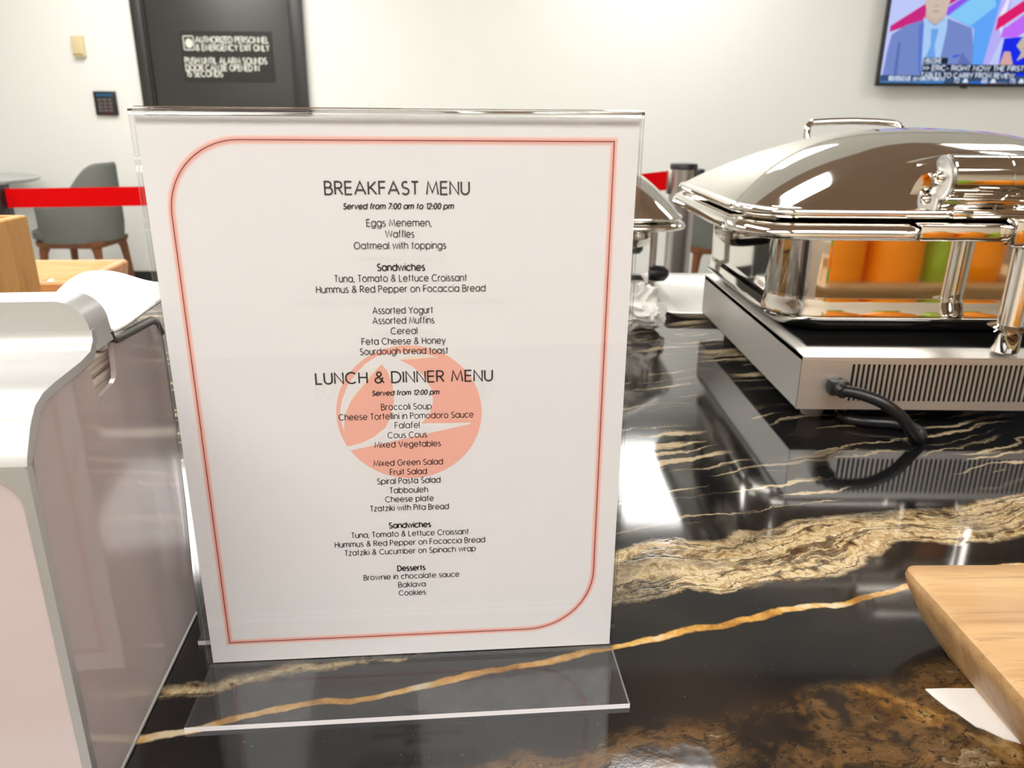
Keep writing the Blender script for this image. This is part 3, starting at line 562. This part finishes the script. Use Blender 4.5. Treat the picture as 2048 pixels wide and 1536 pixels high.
m = MB(); m.flat([(.0019+.0355*cos(a*pi/40), .1452+.0350*sin(a*pi/40)) for a in range(80)], sp(2)(0, 0)[1]); em = m.build('printed_emblem', M_salmon, sheet, smooth=0)
BIRD = [(-29.41, 128.48), (-22.48, 130.07), (-16.08, 133.3), (-10.26, 138.04), (-6.86, 144.69), (-5.44, 151.98), (-5.71, 159.87), (-7.71, 167.05), (-10.55, 170.95), (-15.67, 165.27), (-20.87, 158.9), (-26.11, 152.46), (-29.64, 144.59), (-30.46, 136.55), (-31.53, 141.97), (-31.74, 147.31), (-30.32, 153.22), (-27.45, 160.34), (-22.84, 166.7), (-17.74, 171.73), (-12.77, 174.94), (-7.9, 176.13), (-0.66, 176.63), (7.79, 176.23), (16.96, 174.03), (12.57, 173.85), (5.27, 173.22), (-2.0, 173.0), (3.93, 169.72), (9.26, 164.77), (12.76, 158.16), (13.64, 151.53), (11.78, 144.89), (7.58, 139.94), (31.77, 139.65), (31.76, 138.97), (-16.32, 128.65), (-28.31, 126.25)]
m = MB(); m.fill([(a/1000, b_/1000) for a, b_ in BIRD], sp(3)(0, 0)[1]); m.build('bird_mark', M_paper, em, smooth=0, fixn=False)
m = MB()
m.fill([(x/1000, y/1000) for x, y in ((-10.55, 170.95), (-15.67, 165.27), (-20.87, 158.9), (-26.11, 152.46), (-29.64, 144.59), (-29.3, 146.5), (-25.4, 154.5), (-20.3, 161.2), (-15.3, 167.2))], sp(3.5)(0, 0)[1])
m.fill([(x/1000, y/1000) for x, y in ((-2.0, 173.0), (5.27, 173.22), (12.57, 173.85), (16.96, 174.03), (9, 174.9), (2, 174.6))], sp(3.5)(0, 0)[1])
m.build('cream_shading', M_cream, em, smooth=0, fixn=False)
TN = {'h': 'printed_heading', 'i': 'printed_serving_times', 'r': 'printed_dish', 'b': 'printed_subheading', 'g': 'show_through_print'}
for t_, s_, cx_, bz, wd in MENU:
    size, stroke, shear = {'h': (7.65, .098, 0), 'i': (3.35, .15, .21), 'r': (4.3, .088, 0), 'b': (4.3, .140, 0), 'g': (4.3, .075, 0), 'G': (7.65, .085, 0)}[s_]
    m = MB(); write(m, t_, cx_/1000, bz/1000, wd/1000, size/1000, stroke, sp(6 if s_ not in 'gG' else 1.5), shear)
    m.build(TN[s_.lower()], M_ghost if s_ in 'gG' else M_ink, sheet, smooth=0, fixn=False)

# ------------------------------------------------------------------ napkin dispenser (local x across, y depth from its rear, z up)
dp = thing('napkin_dispenser', (-.1876, .3876, K), radians(5.7), 'silver and smoked-plastic napkin dispenser left of the menu', 'napkin dispenser')
UL = -.205
top_prof = [(-.1385, .1640), (-.1376, .1665), (-.1354, .1705), (-.1315, .1765), (-.1255, .1825), (-.118, .1850), (-.108, .1858), (-.085, .1866), (-.0745, .1880), (-.0705, .1920), (-.0700, .1960)]
inner = [(-.0660, .1960), (-.0665, .1900), (-.071, .1845), (-.085, .1828), (-.108, .1820), (-.117, .1812), (-.1225, .1790), (-.1275, .1740), (-.1310, .1695), (-.1332, .1660), (-.1345, .1640)]
m = MB(); m.prism(top_prof+inner, UL, .0008, 'yz'); m.build('cover', M_silver, dp, 50)
twr = [(UL, .1890), (UL, .2090), (-.0135, .2088)] + [(-.0135+.0135*sin(radians(a)), .1953+.0135*cos(radians(a))) for a in range(6, 91, 6)] + [(.0008, .1890), (.0012, .1868), (-.004, .1862), (UL, .1840)]
m = MB(); m.prism(twr, -.0698, -.0500, 'xz'); bmesh.ops.bevel(m.bm, geom=[e for e in m.bm.edges if abs(e.verts[0].co.y-e.verts[1].co.y) < 1e-6], offset=.0009, segments=2, affect='EDGES'); m.build('raised_handle', M_silver, dp, 62)
fr_ = lambda h, w_, cz, r, y_: [(p[0], y_, p[1]) for p in rrect((UL+.0005)/2, cz, w_, h, r, 0, 6)]
wo = (.0005-UL)/2
m = MB(); m.loft([fr_(.0819, wo, .0823, .002, -.1345), fr_(.0819, wo, .0823, .002, -.1385), fr_(.0752, wo-.0038, .0852, .013, -.1385), fr_(.0752, wo-.0038, .0852, .013, -.1345), fr_(.0819, wo, .0823, .002, -.1345)], False, False)
m.build('front_frame', M_silver, dp, 40)
m = MB(); m.box(UL+.002, -.003, -.1368, -.1352, .010, .161); m.build('front_window', M_smoke, dp, smooth=0)
side = [(-.1340, .003), (-.134, .150), (-.1310, .1675), (-.1275, .1740), (-.1225, .1790), (-.117, .1812), (-.108, .1820), (-.086, .1826), (-.0800, .1815), (-.0765, .1790), (-.0752, .1745), (-.0745, .1700), (-.0728, .1674), (-.0700, .1664), (-.0560, .1674), (-.0525, .1688), (-.0510, .1720), (-.0500, .1850), (.003, .1815), (.010, .1785), (.0140, .1710), (.0142, .1333), (.0110, .0728), (.0055, .0300), (.0030, .003)]
m = MB(); m.prism(side, -.0022, 0, 'yz'); m.build('side_panel', M_smoke, dp, smooth=0)
m = MB(); m.prism([(u, z_) for u, z_ in side], UL, UL+.0022, 'yz'); m.build('side_panel', M_smoke, dp, smooth=0)
rim = [(-.0500, .1905), (-.0490, .1868), (-.0455, .1853), (.003, .1818), (.0095, .1792), (.0140, .1720)]
m = MB(); m.tube([(-.0008, a, b_) for a, b_ in rim], .0021, 8, .0023); m.build('rim_trim', M_silverd, dp, 60)
m = MB(); m.tube([(-.001, a, b_) for a, b_ in ((.0140, .1720), (.0147, .1333), (.0115, .0728), (.0060, .0300), (.0030, .002))], .0012, 8); m.build('rear_edge', M_silver, dp, 60)
m = MB(); m.box(UL+.001, -.0002, .000, .0022, .001, .178); m.build('rear_panel', M_smoke, dp, smooth=0)
m = MB(); m.box(UL+.002, -.0005, -.134, .002, 0, .004); m.build('base', M_silverd, dp, smooth=0)
m = MB(); m.tube([(-.0008, a, b_) for a, b_ in ((-.1372, .0015), (.0030, .0015))], .0015, 8); m.build('base_edge', M_silver, dp, 60)
# napkins inside it
dm = dp.matrix_basis if hasattr(dp, 'matrix_basis') else None
def D(u, s, z): a = radians(5.7); return (-.1876+u*cos(a)-s*sin(a), .3876+u*sin(a)+s*cos(a), K+z)
m = MB(); z0 = .006; i = 0
while z0 < .178:
    h = .009+random.random()*.008; h = min(h, .1795-z0)
    a = random.uniform(-.003, .003) + .0035*sin(i*1.7); b_ = random.uniform(-.003, .003)
    m.box(UL+.006, -.0065+random.uniform(-.0012, .0008), -.121+a, -.013+b_, z0, z0+h-.0006, .0022, 2); z0 += h; i += 1
ns = m.build('napkin_stack', M_stack, None, 50); ns.location = (-.1876, .3876, K); ns.rotation_euler = (0, 0, radians(5.7)); ns['kind'] = 'stuff'; tag(ns, 'stack of white paper napkins inside the smoked dispenser', 'napkins')
m = MB(); m.box(-.16, -.005, -.046, -.001, .1796, .1830, .0012); fl = m.build('folded_napkin', M_nap, None, 50); fl.location = (-.1876, .3876, K); fl.rotation_euler = (0, 0, radians(5.7)); tag(fl, 'flat folded white napkin lying on top of the stack in the open dispenser', 'napkin')
G = 26; rows = []
def napz(x, y):
    f_ = (x+.232)/.072; g = (y-.352)/.052
    ridge = .2085 - .0058*f_ - .004*f_*f_
    s = max(0, min(1, g/.62)); s = s*s*(3-2*s); d = max(0, (g-.62)/.38)
    return .1850+(ridge-.1850)*s - .010*d*d + .0012*sin(38*f_*.3+g*5)*s
m = MB(); grid = []
for j in range(G+1):
    row = []
    for i in range(G+1):
        f_, g = i/G, j/G; xr = -.1905+.024*min(1, g/.6); xl = -.232+.016*min(1, g/.6); x = xl+(xr-xl)*f_; y = .356+.050*g - .004*f_
        row.append((x, y, K+napz(x, y)))
    grid.append(row)
V = [[m.v(p) for p in r] for r in grid]
for j in range(G):
    for i in range(G): m.face([V[j][i], V[j][i+1], V[j+1][i+1], V[j+1][i]])
o = m.build('loose_napkin', M_nap, None, 80); md = o.modifiers.new('thickness', 'SOLIDIFY'); md.thickness = .0016; md.offset = 1
tag(o, 'loose white napkin bulging up out of the open dispenser top', 'napkin')

# ------------------------------------------------------------------ bamboo box and wooden tray
bx = thing('bamboo_box', (-.620, .765, K), radians(1.0), 'tall bamboo box at the left edge in front of the wooden tray', 'box')
m = MB(); m.loft([rrect(0, 0, .060, .140, .004, .004, 3), rrect(0, 0, .060, .140, .004, .1705, 3), rrect(0, 0, .0585, .1385, .003, .1722, 3), rrect(0, 0, .048, .128, .002, .1722, 3), rrect(0, 0, .048, .128, .002, .010, 3)]); m.build('body', M_bam, bx)
m = MB(); m.loft([rrect(0, 0, .054, .134, .004, 0, 3), rrect(0, 0, .054, .134, .004, .0045, 3)]); m.build('foot', M_bam, bx)
tr = thing('wooden_tray', (-.875, 1.165, K), radians(5), 'shallow wooden tray behind the bamboo box, a knife lying in it', 'tray')
m = MB(); m.loft([rrect(0, 0, .235, .085, .01, 0, 4), rrect(0, 0, .240, .090, .012, .004, 4), rrect(0, 0, .245, .095, .012, .052, 4), rrect(0, 0, .243, .093, .011, .055, 4), rrect(0, 0, .232, .083, .010, .055, 4), rrect(0, 0, .226, .078, .010, .0535, 4), rrect(0, 0, .200, .060, .010, .030, 4), rrect(0, 0, .196, .057, .010, .0285, 4)]); m.build('tray_body', M_tray, tr)
kn = thing('table_knife', (-.742, 1.148, K+.0288), radians(84), 'steel knife lying in the wooden tray', 'knife')
m = MB(); m.tube([(-.012, 0, .004), (.0, 0, .004), (.04, 0, .0045), (.060, 0, .0045), (.064, 0, .004)], [.006, .006, .0075, .0065, .002], 10, .0035); m.build('handle', M_chrome, kn)
m = MB(); m.box(-.036, -.010, -.008, .008, .003, .005, .0009); m.build('blade', M_chrome, kn)

# ------------------------------------------------------------------ chafing dishes
def chafing(loc, sx, sy, sz, label, legs=False, pan_z0=.078, ex=2.4, dome=.0735):
    t = thing('chafing_dish', loc, 0, label, 'chafing dish', 'roll-top chafing dishes')
    A, B = .238*sx, .183*sy; zl = .198*sz if not legs else loc[2] and .0
    Z = lambda z: z*sz
    m = MB(); rings = []
    for i in range(23):
        h = (i/22); s = (1-h)**(1/ex) if h < 1 else .02; s = max(s, .02)
        rings.append(rrect(0, 0, A*.985*s, B*.983*s, .058*s+.055*min(1, h*1.4)*s**.5, Z(.2025)+dome*h, 14))
    lip = [rrect(0, 0, A*.955, B*.945, .055, Z(.1985), 14), rrect(0, 0, A*.99, B*.988, .060, Z(.1965), 14), rrect(0, 0, A, B, .062, Z(.1985), 14), rrect(0, 0, A*1.001, B*1.001, .062, Z(.2010), 14), rrect(0, 0, A*.995, B*.994, .061, Z(.2035), 14)]
    m.loft(lip+rings); m.build('lid', M_chrome, t, 70)
    m = MB(); m.loft([rrect(0, 0, A*.80, B*.82, .05, Z(.1775), 10), rrect(0, 0, A*1.00, B*1.01, .064, Z(.1765), 10), rrect(0, 0, A*1.028, B*1.035, .066, Z(.1785), 10), rrect(0, 0, A*1.030, B*1.038, .066, Z(.1815), 10), rrect(0, 0, A*1.018, B*1.022, .066, Z(.1885), 10), rrect(0, 0, A*.99, B*.985, .062, Z(.1925), 10), rrect(0, 0, A*.955, B*.945, .055, Z(.1935), 10), rrect(0, 0, A*.945, B*.93, .05, Z(.1985), 10), rrect(0, 0, A*.5, B*.5, .05, Z(.1985), 10)]); m.build('rim', M_chrome, t, 70)
    a, b_ = .190*sx, .160*sy
    pz = lambda k: Z(pan_z0)+k
    m = MB(); m.loft([rrect(0, 0, a*.86, b_*.86, .035, pz(0), 10), rrect(0, 0, a*.90, b_*.90, .038, pz(.001), 10), rrect(0, 0, a*.935, b_*.93, .042, pz(.004), 10), rrect(0, 0, a*.965, b_*.960, .046, pz(.0075), 10), rrect(0, 0, a*.985, b_*.983, .048, pz(.0105), 10), rrect(0, 0, a+.0020, b_+.0020, .050, pz(.0145), 10), rrect(0, 0, a+.0036, b_+.0036, .051, pz(.0165), 10), rrect(0, 0, a+.0030, b_+.0030, .051, pz(.0215), 10), rrect(0, 0, a+.0016, b_+.0016, .051, pz(.0290), 10), rrect(0, 0, a+.0002, b_+.0002, .050, pz(.0335), 10), rrect(0, 0, a, b_, .050, pz(.0350), 10), rrect(0, 0, a*1.0006, b_*1.0006, .050, pz(.0390), 10), rrect(0, 0, a*1.0054, b_*1.0058, .050, Z(.170), 10), rrect(0, 0, a*1.006, b_*1.0064, .050, Z(.178), 10)], True, False); m.build('pan', M_chrome, t, 60)
    return t, A, B
CX, CY = .455, .912
cd, A, B = chafing((CX, CY, K), 1, 1, 1, 'large polished chafing dish standing on the steel hot plate at right')
# carrying handle on the far side
m = MB(); pts = [(-.062, .150, .234), (-.063, .172, .262)] + [(-.063+.010*(1-cos(radians(a))), .172+.006*sin(radians(a)), .270+.010*sin(radians(a))) for a in range(0, 91, 18)] + [(-.03, .178, .2815), (0, .178, .2822), (.03, .178, .2815)] + [(.053+.010*sin(radians(a)), .172+.006*cos(radians(a)), .270+.010*cos(radians(a))) for a in range(0, 91, 18)] + [(.063, .172, .262), (.062, .150, .234)]
m.tube(pts, .0044, 12); m.build('lid_handle', M_chrome, cd, 60)
# roll-top hinge across the near side
m = MB(); m.lathe([(.0195, -.052), (.0210, -.0505), (.0210, -.0012), (.0203, -.0006), (.0203, .0006), (.0210, .0012), (.0210, .0505), (.0195, .052)], (0, -.167, .2330), 40, axis='x'); hg = m.build('hinge_barrel', M_chrome, cd, 40)
for s_ in (-1, 1):
    m = MB(); m.lathe([(.0205, .0), (.0205, .0025*s_), (.0180, .0034*s_), (.0175, .0034*s_)], (.0521*s_, -.167, .2330), 40, axis='x'); c_ = m.build('end_cap', M_plate, hg, 30)
    m = MB(); m.lathe([(.0062, .0), (.0062, .0015*s_), (.0048, .0040*s_), (.0024, .0048*s_), (.0020, .0030*s_)], (.0555*s_, -.167, .2330), 20, axis='x'); m.build('hinge_screw', M_chrome, hg, 40)
m = MB(); saddle = []
for i in range(15):
    f_ = -1+2*i/14; hw = .072; x = hw*f_; e = abs(f_); flare = .012*max(0, e-.6)/.4
    saddle.append([(x, -.128+flare*.3, .2545-.010*e*e), (x, -.150, .2575-.012*e*e), (x, -.162, .2480-.014*e*e), (x, -.160+flare, .2200), (x, -.150+flare, .2060), (x, -.120, .2140)])
m.loft(saddle); m.build('hinge_saddle', M_chrome, cd, 50)
m = MB(); m.box(-.050, -.030, -.190, -.150, .1980, .2050, .002); m.box(.030, .050, -.190, -.150, .1980, .2050, .002); m.box(-.030, .030, -.186, -.160, .1980, .2025, .002); m.build('hinge_base', M_chrome, cd, 40)
m = MB(); m.box(-.085, .085, -.2055, -.180, .1790, .1945, .003); m.build('hinge_bracket', M_chrome, cd, 40)
m = MB(); m.box(-.007, .030, -.219, -.200, .1760, .2010, .003); hb = m.build('drain_bracket', M_chrome, cd, 40)
m = MB(); m.lathe([(.0052, 0), (.0052, -.002), (.0035, -.0032), (.0015, -.0030)], (.006, -.219, .1925), 18, axis='y'); m.build('bracket_screw', M_chrome, hb, 40)
m = MB(); m.lathe([(.003, .0775), (.0108, .0775), (.0118, .0790), (.0118, .0955), (.0085, .0980), (.0085, .0995), (.0185, .1005), (.0185, .1020), (.0115, .1040), (.0112, .1050), (.0112, .1740), (.0100, .1785), (.0060, .1815), (.002, .1825)], (.0105, -.212, 0), 36); m.build('drain_column', M_chrome, cd, 40)
# smaller dish behind, on legs
SX = .80
cd2, A2, B2 = chafing((.071, 1.290, K+.0), SX, .74, .70, 'smaller polished chafing dish behind the menu, standing on legs', True, .135, 3.2, .085)
for sx_ in (-1, 1):
    for sy_ in (-1, 1):
        m = MB(); m.tube([(sx_*.142, sy_*.118, .0), (sx_*.142, sy_*.118, .122)], .0055, 12); lg = m.build('leg', M_brushv, cd2, 50)
        m = MB(); m.lathe([(.002, -.014), (.010, -.013), (.0125, -.004), (.0115, .010), (.006, .016), (.001, .017)], (sx_*.150, sy_*.124, .060), 20, axis='x'); m.build('leg_knob', M_rub, lg, 50)

# ------------------------------------------------------------------ hot plate under the dish
hp = thing('hot_plate', (.456, .885, K), 0, 'stainless steel electric hot plate with slotted vents under the large chafing dish', 'hot plate')
X_, Yf, Yb = .184, -.195, .195
m = MB()
m.prism([(Yf, .0215), (Yf, .0220), (Yf, .0228), (Yf+.0010, .0228), (Yf+.0010, .0222), (Yb, .0222), (Yb, .0215)], -X_, X_, 'yz')
m.prism([(Yf-.0002, .0700), (Yf, .0735), (Yf+.026, .0765), (Yb-.02, .0765), (Yb, .0745), (Yb, .0700)], -X_, X_, 'yz')
m.box(-X_, -X_+.0012, Yf, Yb, .0215, .0745); m.box(X_-.0012, X_, Yf, Yb, .0215, .0745); m.box(-X_, X_, Yb-.0012, Yb, .0215, .0745)
m.build('casing', M_brush, hp, 30)
m = MB(); v0, v1 = -.136, .150
m.box(-X_, v0, Yf-.0001, Yf+.0012, .0215, .0735); m.box(v1, X_, Yf-.0001, Yf+.0012, .0215, .0735); m.box(v0, v1, Yf-.0001, Yf+.0012, .0215, .0300); m.box(v0, v1, Yf-.0001, Yf+.0012, .0668, .0735)
nb = 60; pit = (v1-v0)/nb
for i in range(nb): m.box(v0+i*pit+pit*.52, v0+(i+1)*pit, Yf-.0001, Yf+.0012, .0300, .0668)
m.build('vented_front', M_brush, hp, 30)
m = MB(); m.box(-X_+.003, X_-.003, Yf+.006, Yb-.004, .024, .068); m.build('dark_interior', M_black, hp, smooth=0)
m = MB(); m.box(-X_+.012, X_-.012, Yf+.026, Yb-.012, .0762, .0780, .0006); m.build('glass_top', M_glass, hp, smooth=0)
for fx in (-1, 1):
    for fy in (-1, 1):
        m = MB(); m.lathe([(.010, .0), (.011, .002), (.012, .018), (.013, .0218)], (fx*(X_-.034), fy*(.195-.045), 0), 20); m.build('foot', M_foot, hp, 40)
m = MB(); m.lathe([(.0085, .002), (.0085, -.004), (.0070, -.005), (.0065, -.020), (.0050, -.022)], (-.150, Yf, .0462), 20, axis='y'); m.box(-.1585, -.1415, Yf-.013, Yf-.001, .039, .0535, .002); gl = m.build('cable_gland', M_rub, hp, 40)
def smooth_path(P, n=8):
    out = []
    P = [Vector(p) for p in P]; Q = [P[0]]+P+[P[-1]]
    for i in range(1, len(Q)-2):
        for k_ in range(n):
            t_ = k_/n; a, b2, c2, d2 = Q[i-1], Q[i], Q[i+1], Q[i+2]
            out.append(.5*((2*b2)+(-a+c2)*t_+(2*a-5*b2+4*c2-d2)*t_*t_+(-a+3*b2-3*c2+d2)*t_*t_*t_))
    return out+[P[-1]]
m = MB(); m.tube(smooth_path([(-.152, Yf-.016, .0465), (-.138, Yf-.024, .0462), (-.118, Yf-.032, .0400), (-.100, Yf-.036, .0270), (-.090, Yf-.037, .0140), (-.082, Yf-.034, .0062), (-.073, Yf-.024, .0056), (-.072, Yf-.008, .0056), (-.086, Yf+.004, .0056), (-.115, Yf+.010, .0056), (-.128, Yf+.028, .0056), (-.09, Yf+.08, .0056), (0, Yf+.14, .0056)]), .0055, 14); m.build('power_cord', M_rub, hp, 60)

# ------------------------------------------------------------------ white plate and crumpled napkin at the back
pl = thing('serving_plate', (.392, 1.262, K), radians(-1), 'flat white rectangular plate behind the hot plate', 'plate')
m = MB(); m.loft([rrect(0, 0, .140, .140, .012, 0, 5), rrect(0, 0, .145, .145, .012, .002, 5), rrect(0, 0, .160, .155, .012, .012, 5), rrect(0, 0, .158, .153, .012, .013, 5), rrect(0, 0, .140, .138, .012, .007, 5)]); m.build('plate_body', M_marble, pl, 40)
def crumple(name, loc, r, seed, label, sq=.75):
    bm = bmesh.new(); bmesh.ops.create_icosphere(bm, subdivisions=5, radius=1.0)
    for v in bm.verts:
        p = v.co.normalized(); q = p*1.15+Vector((seed, seed*2.1, 0))
        d = abs(mnoise.noise(q))*1.5 + .45*abs(mnoise.noise(q*2.3)) + .16*abs(mnoise.noise(q*5.1))
        rr = r*(1.12-.62*d); v.co = Vector((p.x*rr, p.y*rr, max(-r*.55, p.z*rr*sq)))
    zmin = min(v.co.z for v in bm.verts)
    for v in bm.verts: v.co.z -= zmin
    m = MB(); m.bm.free(); m.bm = bm; o = m.build(name, M_nap, None, 25); o.location = loc
    return tag(o, label, 'napkin')
crumple('crumpled_napkin', (.168, 1.075, K), .052, 3.1, 'crumpled white napkin on the counter under the smaller chafing dish')

# ------------------------------------------------------------------ wooden board at the lower right and what stands on it
bd = thing('wooden_board', (.5285, .262, K+.0012), radians(1.2), 'pale oak serving board with rounded corners at the lower right', 'board')
a, b_ = .300, .132
m = MB(); m.loft([rrect(0, 0, a-.018, b_-.014, .018, 0, 6), rrect(0, 0, a-.008, b_-.006, .016, .014, 6), rrect(0, 0, a-.0015, b_-.001, .010, .030, 6), rrect(0, 0, a, b_, .008, .036, 6), rrect(0, 0, a-.001, b_-.001, .007, .0392, 6), rrect(0, 0, a-.005, b_-.005, .006, .0405, 6), rrect(0, 0, a-.050, b_-.028, .014, .0405, 6), rrect(0, 0, a-.053, b_-.031, .012, .0390, 6), rrect(0, 0, a-.058, b_-.036, .012, .0240, 6)]); m.build('board_body', M_oak, bd, 45)
def jug(loc, r, h, label, mat, band):
    t = thing('juice_bottle', loc, 0, label, 'bottle', 'juice bottles on the oak board')
    m = MB(); m.lathe([(r*.9, 0), (r, .004), (r, h*.66), (r*.9, h*.75), (r*.42, h*.88), (r*.40, h*.93)], n=28); m.build('bottle_body', mat, t, 50)
    m = MB(); m.lathe([(r*.46, h*.93), (r*.46, h), (r*.40, h)], n=20); m.build('cap', M_green, t, 40)
    m = MB(); m.lathe([(r*1.01, h*.2), (r*1.012, h*.22), (r*1.012, h*.42), (r*1.01, h*.44)], n=28, cap0=False, cap1=False); m.build('paper_band', band, t, 50); return t
for (x, y, r, h, lab, mt, bn) in ((.392, .300, .020, .150, 'slim lime green bottle at the left end of the oak board', M_green, M_orange), (.468, .296, .048, .165, 'first plump orange juice bottle from the left on the board', M_orange, M_orange), (.570, .296, .050, .165, 'second plump orange juice bottle, right of the first', M_orange, M_orange), (.650, .300, .024, .150, 'slim green bottle right of the two orange juice bottles', M_green, M_green), (.725, .296, .046, .165, 'orange juice bottle farthest right on the board', M_orange, M_orange)):
    jug((x, y, K+.0254), r, h, lab, mt, bn)
sc_ = MB(); sc_.prism([(.2190, .3312), (.2300, .3318), (.2620, .3320), (.2620, .2930), (.2476, .2938), (.2400, .2975), (.2338, .3035), (.2310, .3050), (.2262, .3150), (.2240, .3172), (.2206, .3255)], K, K+.0007, 'xy')
tag(sc_.build('paper_scrap', M_nap, smooth=0), 'torn white paper scrap on the stone, tucked under the oak board', 'paper')
